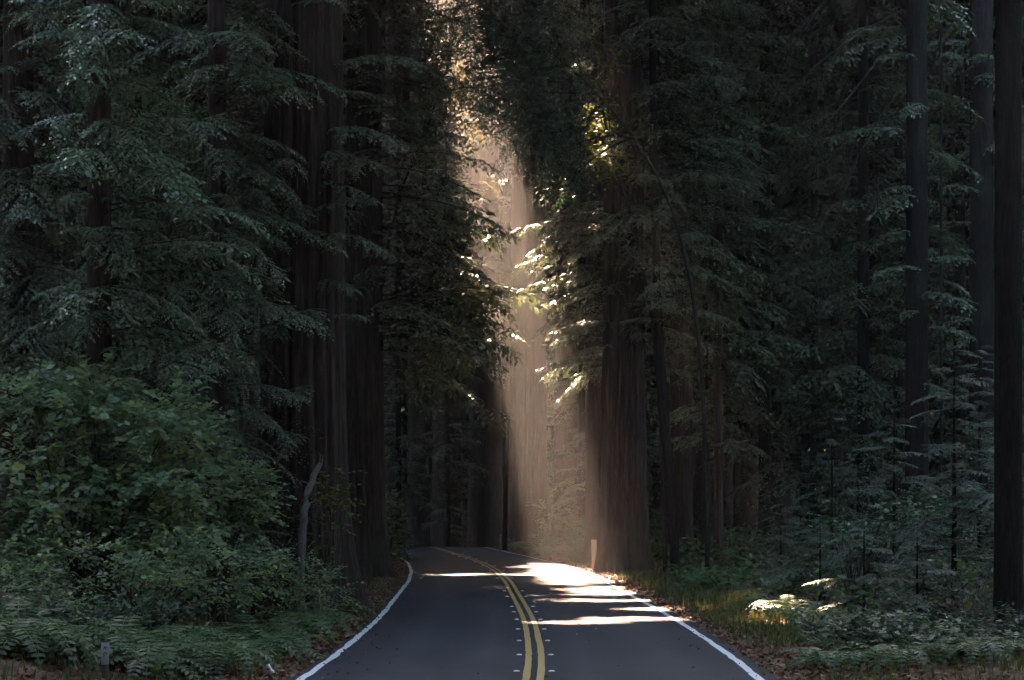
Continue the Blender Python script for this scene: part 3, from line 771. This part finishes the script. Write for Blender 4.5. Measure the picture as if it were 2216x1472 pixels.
leafy_tree("maple_tree", "sunlit pale leafy crown glowing behind the black redwood's boughs", 104.0, 813,
    ((813, 1212), (813, 1000), (815, 700), (850, 450), (915, 300), (960, 180), (995, 20)),
    [(970, 110, 50, 40), (1000, 180, 45, 35), (950, 190, 40, 35), (1010, 270, 35, 35), (975, 300, 30, 35), (930, 60, 40, 40), (1055, 400, 18, 22)],
    M_PAL, .16, .05, .17, .5, 93, dens=60, depth=1.6)
leafy_tree("alder_tree", "thin curved trunk left of the sunbeam redwood with a small green crown", 118.0, 1091,
    ((1092, 1190), (1093, 1050), (1094, 900), (1085, 820), (1066, 740), (1040, 680), (1010, 620)),
    [(1040, 700, 32, 26), (1000, 740, 55, 40), (960, 790, 50, 40), (1020, 640, 40, 40)], M_YEL, .15, .06, .2, .5, 92, dens=42, depth=1.2, kmin=24)

# bigleaf maple sprigs catching the sun
b = gp(1345, 96); 
def maple():
    g = np.random.default_rng(95); d0 = 79.0
    base = gp(1441, d0)
    e = empty("maple_tree", base); tag(e, "slim maple with glowing yellow-green leaves right of the sunbeam", "tree")
    path = np.array([at(px, py, d0) for px, py in ((1441, 1246), (1432, 950), (1416, 720), (1372, 480), (1322, 330), (1292, 180), (1275, 20))]) - base
    path[0][2] = -.3
    tq = [tube_quads(path, np.linspace(.075, .03, len(path)), 8)]
    Q, T = [], []
    for (px, py, rx, ry, n) in [(1300, 215, 34, 18, 40), (1292, 265, 38, 18, 40), (1312, 335, 40, 18, 50), (1335, 368, 30, 18, 40), (1268, 180, 28, 22, 28), (1285, 90, 45, 26, 34), (1310, 140, 36, 24, 26), (1255, 40, 45, 26, 34)]:
        c = at(px, py, d0 + g.uniform(-1, 1)) - base
        k0 = int(np.argmin(np.linalg.norm(path - c, axis=1))); k0 = max(1, k0 - 1)
        tq.append(tube_quads(bez(path[k0], (path[k0] + c) / 2 + np.array([0, 0, .4]), c, 6), np.linspace(.03, .01, 6), 4))
        for j in range(n):
            u = g.normal(size=3); u /= np.linalg.norm(u); u *= g.random() ** .45
            p = c + u * np.array([rx * d0 / F, .7, ry * d0 / F])
            q = spray(g, p, u + g.normal(size=3) * .4, .45, 5, .19, .7, .35, True)
            Q.append(q); T.append(np.clip(g.uniform(.3, .8) + g.normal(size=len(q)) * .1, 0, 1))
    ob("trunk", mesh_q("trunk", np.concatenate(tq), [M_BARK2]), e)
    c = ob("crown", mesh_q("crown", np.concatenate(Q), [M_YEL], np.concatenate(T)), e); c['kind'] = "stuff"
maple()

# ------------------------------------------------------------------ ferns
def fern_mesh(seed, nf=15, L=1.2):
    g = np.random.default_rng(seed); Q = []; T = []
    for k in range(nf):
        az = 2 * np.pi * k / nf + g.uniform(-.2, .2); ln = L * g.uniform(.7, 1.1); hgt = g.uniform(.6, 1.05)
        t = np.linspace(0, 1, 15)
        rr = ln * t; zz = ln * (hgt * 1.6 * t - (hgt + .55) * t * t)
        ca, sa = math.cos(az), math.sin(az)
        P = np.stack([rr * ca, rr * sa, zz], -1)
        D = np.gradient(P, axis=0); D /= np.linalg.norm(D, axis=1, keepdims=True)
        lat = np.array([-sa, ca, 0])
        for sd in (-1, 1):
            dirv = lat * sd + D * .35 + np.array([0, 0, -.12]); dirv /= np.linalg.norm(dirv, axis=1, keepdims=True)
            l = .17 * L * np.sin(np.pi * (.12 + .86 * t)) + .01
            N = np.cross(D, dirv) * sd; N /= np.linalg.norm(N, axis=1, keepdims=True)
            q = leaf_quads(P, dirv, N, l, np.full(15, .05 * L)); Q.append(q); T.append(np.full(15, g.uniform(.2, .8)))
        w = np.array([0, 0, 1.]) * .006
        q = np.stack([P[:-1] - lat * .006, P[:-1] + lat * .006, P[1:] + lat * .004, P[1:] - lat * .004], 1); Q.append(q); T.append(np.full(14, .9))
    return mesh_q("frond", np.concatenate(Q), [M_FERN], np.concatenate(T))
FERN = [fern_mesh(k) for k in range(4)]
gF = np.random.default_rng(8)
FP = [(5, 29.6), (70, 29.6), (330, 30.3), (300, 31), (360, 31.4), (420, 31.6), (470, 31.4), (20, 30.5), (110, 31.2), (40, 31.8), (430, 35), (495, 36), (560, 37.5), (610, 38.5), (655, 40), (540, 34), (610, 35), (380, 33.5), (330, 32.5), (690, 42.5), (250, 31.5), (470, 33), (150, 32), (640, 43), (70, 33.5), (705, 45)]
for i, (px, d) in enumerate(FP):
    o = ob("sword_fern", FERN[i % 4], None, gp(px, d, .02)); o.rotation_euler.z = gF.uniform(0, 6); s = gF.uniform(.8, 1.15); o.scale = (s, s, s)
    tag(o, "sword fern among the arching ferns below the left bushes", "fern", "ferns on the left bank")
for i, (px, d) in enumerate([(1185, 106), (1215, 108), (1245, 105), (1170, 113), (1120, 123)]):
    o = ob("sword_fern", FERN[i % 4], None, gp(px, d, .02)); o.rotation_euler.z = gF.uniform(0, 6); o.scale = (1.15,) * 3
    tag(o, "fern in the hazy clump between the bend and the sunbeam redwood", "fern", "ferns at the bend")
for i, (px, d) in enumerate([(1770, 32.6), (1850, 32.2), (1940, 31.8), (2030, 32.4), (2120, 31.8), (2190, 32.6), (1720, 44), (1790, 42.5), (1860, 39), (1800, 38), (1900, 36), (1960, 34.5), (1760, 48), (1660, 50), (1850, 35.5), (2100, 34), (1700, 47), (1840, 41), (1930, 38), (1480, 74), (1600, 60), (2040, 36.5)]):
    o = ob("sword_fern", FERN[i % 4], None, gp(px, d, .02)); o.rotation_euler.z = gF.uniform(0, 6); s = gF.uniform(.6, .85); o.scale = (s, s, s)
    tag(o, "low fern in the undergrowth along the right verge", "fern", "ferns along the right verge")

# ------------------------------------------------------------------ verge: grass and leaf litter
def verge():
    g = np.random.default_rng(17)
    n = 26000
    d = 27 + 110 * g.random(n) ** 1.6; side = np.where(g.random(n) < .5, -1., 1.)
    s = np.abs(g.normal(size=n)) * 1.5 - .1
    x = road_x(d) + side * (ROADW + s)
    P = np.stack([x, d, np.maximum(gz(x, d), np.where(s < .05, .018 + hillz(d), -9)) + g.uniform(.01, .05, n)], -1)
    q = rand_quads(P, np.full(n, .045), g, .25)
    o = ob("leaf_litter", mesh_q("leaf_litter", q, [M_LIT], g.uniform(.1, 1, n)))
    tag(o, "brown fallen leaves and needles strewn along both road edges", "leaf litter", kind="stuff")
    n = 800
    d = 27 + 90 * g.random(n) ** 1.5; off = np.clip(g.normal(size=n) * 2.2, -3.2, 3.2); off = np.where(g.random(n) < .6, np.sign(off) * (3.25 - np.abs(g.normal(size=n)) * .35), off)
    x = road_x(d) + off
    q = rand_quads(np.stack([x, d, .0235 + hillz(d) - .0035 * np.abs(off) + .006], -1), np.full(n, .022), g, .06)
    o = ob("road_litter", mesh_q("road_litter", q, [M_LIT], g.uniform(0, .8, n)))
    tag(o, "scattered dry needles and leaf scraps lying on the asphalt", "leaf litter", kind="stuff")
    # grass
    n = 15000
    cl = np.array([(g.uniform(26, 120), (-1 if g.random() < .45 else 1), g.uniform(.7, 3.2)) for _ in range(420)])
    cl = np.concatenate([cl, np.array([(g.uniform(38, 74), 1, g.uniform(.5, 2.4)) for _ in range(150)])])
    n = 19000
    k = g.integers(0, len(cl), n)
    d = cl[k, 0] + g.normal(size=n) * .35; x = road_x(d) + cl[k, 1] * (ROADW + np.maximum(cl[k, 2] + g.normal(size=n) * .3, .3))
    P = np.stack([x, d, gz(x, d) - .01], -1)
    h = g.uniform(.08, .30, n); a = g.uniform(0, 6.28, n)
    lean = np.stack([np.cos(a), np.sin(a), np.zeros(n)], -1) * (h * g.uniform(.15, .7, n))[:, None]
    w = np.stack([-np.sin(a), np.cos(a), np.zeros(n)], -1) * .009
    tip = P + lean + np.array([0, 0, 1.]) * h[:, None]; mid = P + lean * .35 + np.array([0, 0, .55]) * h[:, None]
    q = np.concatenate([np.stack([P - w, P + w, mid + w * .8, mid - w * .8], 1), np.stack([mid - w * .8, mid + w * .8, tip + w * .1, tip - w * .1], 1)])
    t = g.uniform(.1, 1, n)
    o = ob("verge_grass", mesh_q("verge_grass", q, [M_GRS], np.concatenate([t, t])))
    tag(o, "thin tufts of green and straw grass along the road verges", "grass", kind="stuff")
verge()

def undergrowth():
    g = np.random.default_rng(23)
    n = 52000
    d = g.uniform(40, 168, n); x = g.uniform(-1, 1, n) * (.24 * d + 4)
    off = np.abs(x - road_x(d)) - ROADW
    cl = vnoise(x * .5, d * .35, 12)
    keep = (off > 1.6 + 1.6 * cl) & (cl > .3)
    x, d, cl = x[keep], d[keep], cl[keep]
    P = np.stack([x, d, gz(x, d) + g.random(len(x)) * (.25 + 1.0 * cl)], -1)
    q = rand_quads(P, .06 + .0009 * d, g, .3)
    o = ob("undergrowth", mesh_q("undergrowth", q, [M_FERN], g.uniform(.1, .8, len(x))))
    tag(o, "low tangled undergrowth covering the forest floor between the trunks", "undergrowth", kind="stuff")
undergrowth()

# ------------------------------------------------------------------ raised markers beside the centre lines
def button_mesh():
    n = 16; V = []
    for r, z in ((.052, 0), (.050, .008), (.040, .016), (.022, .0195)):
        for k in range(n): V.append((r * math.cos(2 * math.pi * k / n), r * math.sin(2 * math.pi * k / n), z))
    V.append((0, 0, .0205)); Fc = []
    me = bpy.data.meshes.new("raised_marker")
    for i in range(3):
        for k in range(n):
            Fc.append((i * n + k, i * n + (k + 1) % n, (i + 1) * n + (k + 1) % n, (i + 1) * n + k))
    tri = [(3 * n + k, 3 * n + (k + 1) % n, 4 * n) for k in range(n)]
    me.from_pydata(V, [], Fc + tri); me.materials.append(M_BTN)
    me.polygons.foreach_set("use_smooth", np.ones(len(me.polygons), bool)); me.update()
    return me
BTN = button_mesh()
ORD = ["first", "second", "third", "fourth", "fifth", "sixth", "seventh", "eighth", "ninth", "tenth", "eleventh", "twelfth", "thirteenth", "fourteenth", "fifteenth", "sixteenth"]
MD = [32.3, 35.9, 39.7, 43.5, 47.3, 50.7, 53.5, 59.6, 63.6, 75.2, 84, 91, 97.5, 104, 109, 114]
for sd, nm in ((-1, "left"), (1, "right")):
    for k, d in enumerate(MD):
        x = float(road_x(d)) + sd * .245
        o = ob("raised_marker", BTN, None, (x, d, .0202 + float(hillz(d)) - .0009)); o.scale = (.88, .8, .9)
        tag(o, "%s white raised marker from the bottom in the row %s of the yellow lines" % (ORD[k], nm), "road marker", "raised white markers beside the yellow lines")

# ------------------------------------------------------------------ posts, sign, stem, fallen branch, scrap
def box_q(x0, x1, y0, y1, z0, z1, tx=1.0):
    v = np.array([[x0, y0, z0], [x1, y0, z0], [x1, y1, z0], [x0, y1, z0], [x0 * tx, y0 * tx, z1], [x1 * tx, y0 * tx, z1], [x1 * tx, y1 * tx, z1], [x0 * tx, y1 * tx, z1]], float)
    return v[np.array([[0, 3, 2, 1], [4, 5, 6, 7], [0, 1, 5, 4], [1, 2, 6, 5], [2, 3, 7, 6], [3, 0, 4, 7]])]

def box_part(name, q, mat, parent, bev=.006):
    o = ob(name, mesh_q(name, q, [mat]), parent)
    w = o.modifiers.new("weld", 'WELD'); w.merge_threshold = .0005
    m = o.modifiers.new("bevel", 'BEVEL'); m.width = bev; m.segments = 2
    return o

# mile marker, lower left
b = gp(228, 29.2)
e = empty("marker_post", b); tag(e, "small white roadside marker plate with dark characters on a wooden post at lower left", "marker post"); e.rotation_euler.z = .12
zt = at(228, 1391, 29.2)[2] - b[2]
box_part("post", box_q(-.042, .042, -.02, .02, -.4, zt - .01), M_DEAD, e)
pl = box_part("plate", box_q(-.05, .05, -.028, -.0225, zt - .275, zt), M_SGN, e, .002)
zc = zt - .065
def strokes(segs, w=.009):
    out = []
    for (x0, z0, x1, z1) in segs:
        dv = np.array([x1 - x0, z1 - z0]); dv /= np.linalg.norm(dv); nv = np.array([-dv[1], dv[0]]) * w / 2
        p = [(x0 + nv[0], z0 + nv[1]), (x1 + nv[0], z1 + nv[1]), (x1 - nv[0], z1 - nv[1]), (x0 - nv[0], z0 - nv[1])]
        f = [[px_, -.0300, pz_] for px_, pz_ in p]; k = [[px_, -.0282, pz_] for px_, pz_ in p]
        out += [f] + [[f[i], k[i], k[(i + 1) % 4], f[(i + 1) % 4]] for i in range(4)]
    return np.array(out)
ob("character", mesh_q("character", strokes([(-.022, zc - .022, -.004, zc + .022), (-.004, zc + .022, .004, zc - .010), (.004, zc - .010, .024, zc + .020)]), [M_BLK]), pl)
zc = zt - .145
ob("character", mesh_q("character", strokes([(-.020, zc - .035, -.014, zc + .022), (-.014, zc + .022, .024, zc + .014), (.024, zc + .014, .020, zc - .004)]), [M_BLK]), pl)

def wood_post(label, px, d, ztop_py, w, mat, lean=0.0, cat="post"):
    b = gp(px, d); h = at(px, ztop_py, d)[2] - b[2]
    o = ob("wooden_post", mesh_q("wooden_post", np.concatenate([box_q(-w / 2, w / 2, -w / 2, w / 2, -.3, h, .94)]), [mat]), None, b)
    wd = o.modifiers.new("weld", 'WELD'); wd.merge_threshold = .0005
    m = o.modifiers.new("bevel", 'BEVEL'); m.width = .012; m.segments = 2
    o.rotation_euler = (0, lean, .35); tag(o, label, cat)
    return o
wood_post("pale post, lightened as if sunlit, at the left foot of the large right-hand redwood", 1287, 85.0, 1168, .17, M_POST, -.03)
wood_post("thin grey post standing in the leafy clump on the right verge", 1521, 63.0, 1216, .09, M_DEAD)
wood_post("dim weathered post in the undergrowth at lower right", 1988, 35.5, 1357, .105, M_DEAD)
wood_post("thin far post left of the sunbeam redwood's foot", 1083, 124.0, 1156, .09, M_DEAD)

# leaning bare stem in front of the massive redwood
b = gp(651, 46.5)
path = np.array([at(px, py, d) for px, py, d in ((651, 1262, 46.5), (652, 1190, 46.5), (658, 1120, 46.7), (664, 1075, 47.0), (676, 1038, 47.5), (690, 1006, 48.0))]) - b
path[0][2] = -.2
t = np.linspace(0, 1, 6); tt = np.linspace(0, 1, 24)
path = np.stack([np.interp(tt, t, path[:, k]) for k in range(3)], -1)
rg = np.random.default_rng(44)
rad = np.linspace(.084, .060, 24) * (1 + .09 * np.sin(np.arange(24) * 1.3) * rg.uniform(.3, 1, 24))
path += rg.normal(size=path.shape) * .012 * np.array([1, 1, 0])
sq = [tube_quads(path, rad, 14)]
for k in range(9):                                    # splinters at the broken top
    a_ = 2 * math.pi * k / 9; o_ = np.array([math.cos(a_), math.sin(a_), 0]) * .042
    tip = path[-1] + o_ * .7 + np.array([.05, .02, rg.uniform(.06, .28)])
    sq.append(tube_quads(np.array([path[-2] + o_, path[-1] + o_, tip]), np.array([.02, .018, .002]), 5))
for k in (7, 12, 17):                                 # stubs of side branches
    a_ = rg.uniform(0, 6.28); dv = np.array([math.cos(a_), math.sin(a_) * .5, .4])
    sq.append(tube_quads(np.array([path[k], path[k] + dv * .14, path[k] + dv * rg.uniform(.2, .34)]), np.array([.022, .016, .007]), 6))
me = mesh_q("leaning_stem", np.concatenate(sq), [M_DEAD])
o = ob("leaning_stem", me, None, b); w = o.modifiers.new("weld", 'WELD'); w.merge_threshold = .0005
me.polygons.foreach_set("use_smooth", np.ones(len(me.polygons), bool))
tag(o, "bare grey leaning stem in front of the massive left redwood", "dead stem")

# fallen branch poking over the left edge line
b = gp(778, 52.2, .0)
p0 = np.array([-.75, .2, .10]); p2 = np.array([.30, -.35, .10])
tq = [tube_quads(bez(p0, np.array([-.2, -.1, .22]), p2, 10), np.linspace(.032, .014, 10), 6),
      tube_quads(bez(np.array([-.25, 0, .17]), np.array([-.1, .1, .35]), np.array([-.22, .15, .55]), 6), np.linspace(.014, .005, 6), 5),
      tube_quads(bez(np.array([-.05, -.1, .16]), np.array([.05, .1, .2]), np.array([.18, .22, .14]), 6), np.linspace(.012, .004, 6), 5)]
o = ob("fallen_branch", mesh_q("fallen_branch", np.concatenate(tq), [M_DEAD]), None, b)
tag(o, "fallen forked branch poking over the left white edge line", "branch")

# torn strip of white paper on the left verge
b = gp(584, 31.4, .10)
g = np.random.default_rng(3)
V = []; n = 9
for i in range(n):
    t = i / (n - 1); w = .028 * (1 - .55 * math.exp(-((t - .5) / .09) ** 2)) + .004 * math.sin(i * 5)
    c = np.array([-.035 + .075 * t, -.02 * t, .055 - .11 * t + .012 * math.sin(i * 2.1)])
    V += [c + np.array([-w, 0, -w * .4]), c + np.array([0, -.012, .006]), c + np.array([w, .004, w * .4])]
Fc = []
for i in range(n - 1):
    for j in range(2): a = i * 3 + j; Fc.append((a, a + 1, a + 4, a + 3))
o = ob("paper_scrap", mesh_v("paper_scrap", V, Fc, [M_BTN]), None, b)
sm = o.modifiers.new("thickness", 'SOLIDIFY'); sm.thickness = .002
tag(o, "small crumpled strip of white paper on the left verge near the edge line", "paper scrap")

# bare dangling limbs of the right-hand trees
def bare_limbs(parent_px, parent_d, specs, tree):
    for pts in specs:
        q = np.array([at(px, py, dd) for px, py, dd in pts]) - np.array(tree.location)
        t = np.linspace(0, 1, len(q)); tt = np.linspace(0, 1, 16)
        q = np.stack([np.interp(tt, t, q[:, k]) for k in range(3)], -1)
        for k in range(3): q[1:-1, k] = (q[:-2, k] + 2 * q[1:-1, k] + q[2:, k]) / 4
        tq = [tube_quads(q, np.linspace(.035, .010, 16), 5)]
        for j in (5, 8, 11):
            dv = np.array([random.uniform(-1, .2), random.uniform(-.5, .5), -random.uniform(.8, 1.6)])
            tq.append(tube_quads(bez(q[j], q[j] + dv * .4 + np.array([-.15, 0, 0]), q[j] + dv, 6), np.linspace(.02, .006, 6), 4))
        ob("dead_limb", mesh_q("dead_limb", np.concatenate(tq), [M_LIMB]), tree)
T7 = [o for o in C.objects if o.type == 'EMPTY' and str(o.get('label', '')).startswith("reddish trunk with bare")][0]
bare_limbs(0, 0, [
    [(1965, 60, 75), (1900, 130, 74), (1830, 220, 73), (1760, 300, 72.5), (1690, 300, 72)],
    [(1965, 170, 75), (1900, 260, 74), (1850, 350, 73.5), (1815, 460, 73), (1800, 560, 73)],
    [(1965, 380, 75), (1925, 480, 74.5), (1880, 530, 74), (1830, 590, 73.5), (1808, 690, 73)],
    [(1965, 430, 75), (1900, 380, 74), (1900, 420, 73.5), (1870, 520, 73)],
    [(1960, 20, 75), (1860, 70, 73), (1780, 130, 72), (1700, 200, 71.5), (1640, 290, 71)],
    [(1960, -60, 75), (1800, -20, 72), (1740, 60, 71.5), (1710, 120, 71)]], T7)

# ------------------------------------------------------------------ haze: one even box of air round everything
def haze():
    q = box_q(-306, 306, -66, 306, -12, 92)
    me = mesh_q("haze", q, [])
    m = bpy.data.materials.new("haze_air"); m.use_nodes = True; nt = m.node_tree
    nt.nodes.remove(nt.nodes["Principled BSDF"])
    v = nt.nodes.new("ShaderNodeVolumePrincipled")
    v.inputs["Color"].default_value = (.96, .95, .94, 1); v.inputs["Density"].default_value = HAZE_DENSITY
    v.inputs["Anisotropy"].default_value = .72
    nt.links.new(v.outputs[0], nt.nodes["Material Output"].inputs["Volume"])
    me.materials.append(m)
    o = ob("haze", me)
    wd = o.modifiers.new("weld", 'WELD'); wd.merge_threshold = .001
    tag(o, "thin even haze filling the forest air", "haze", kind="stuff")
haze()
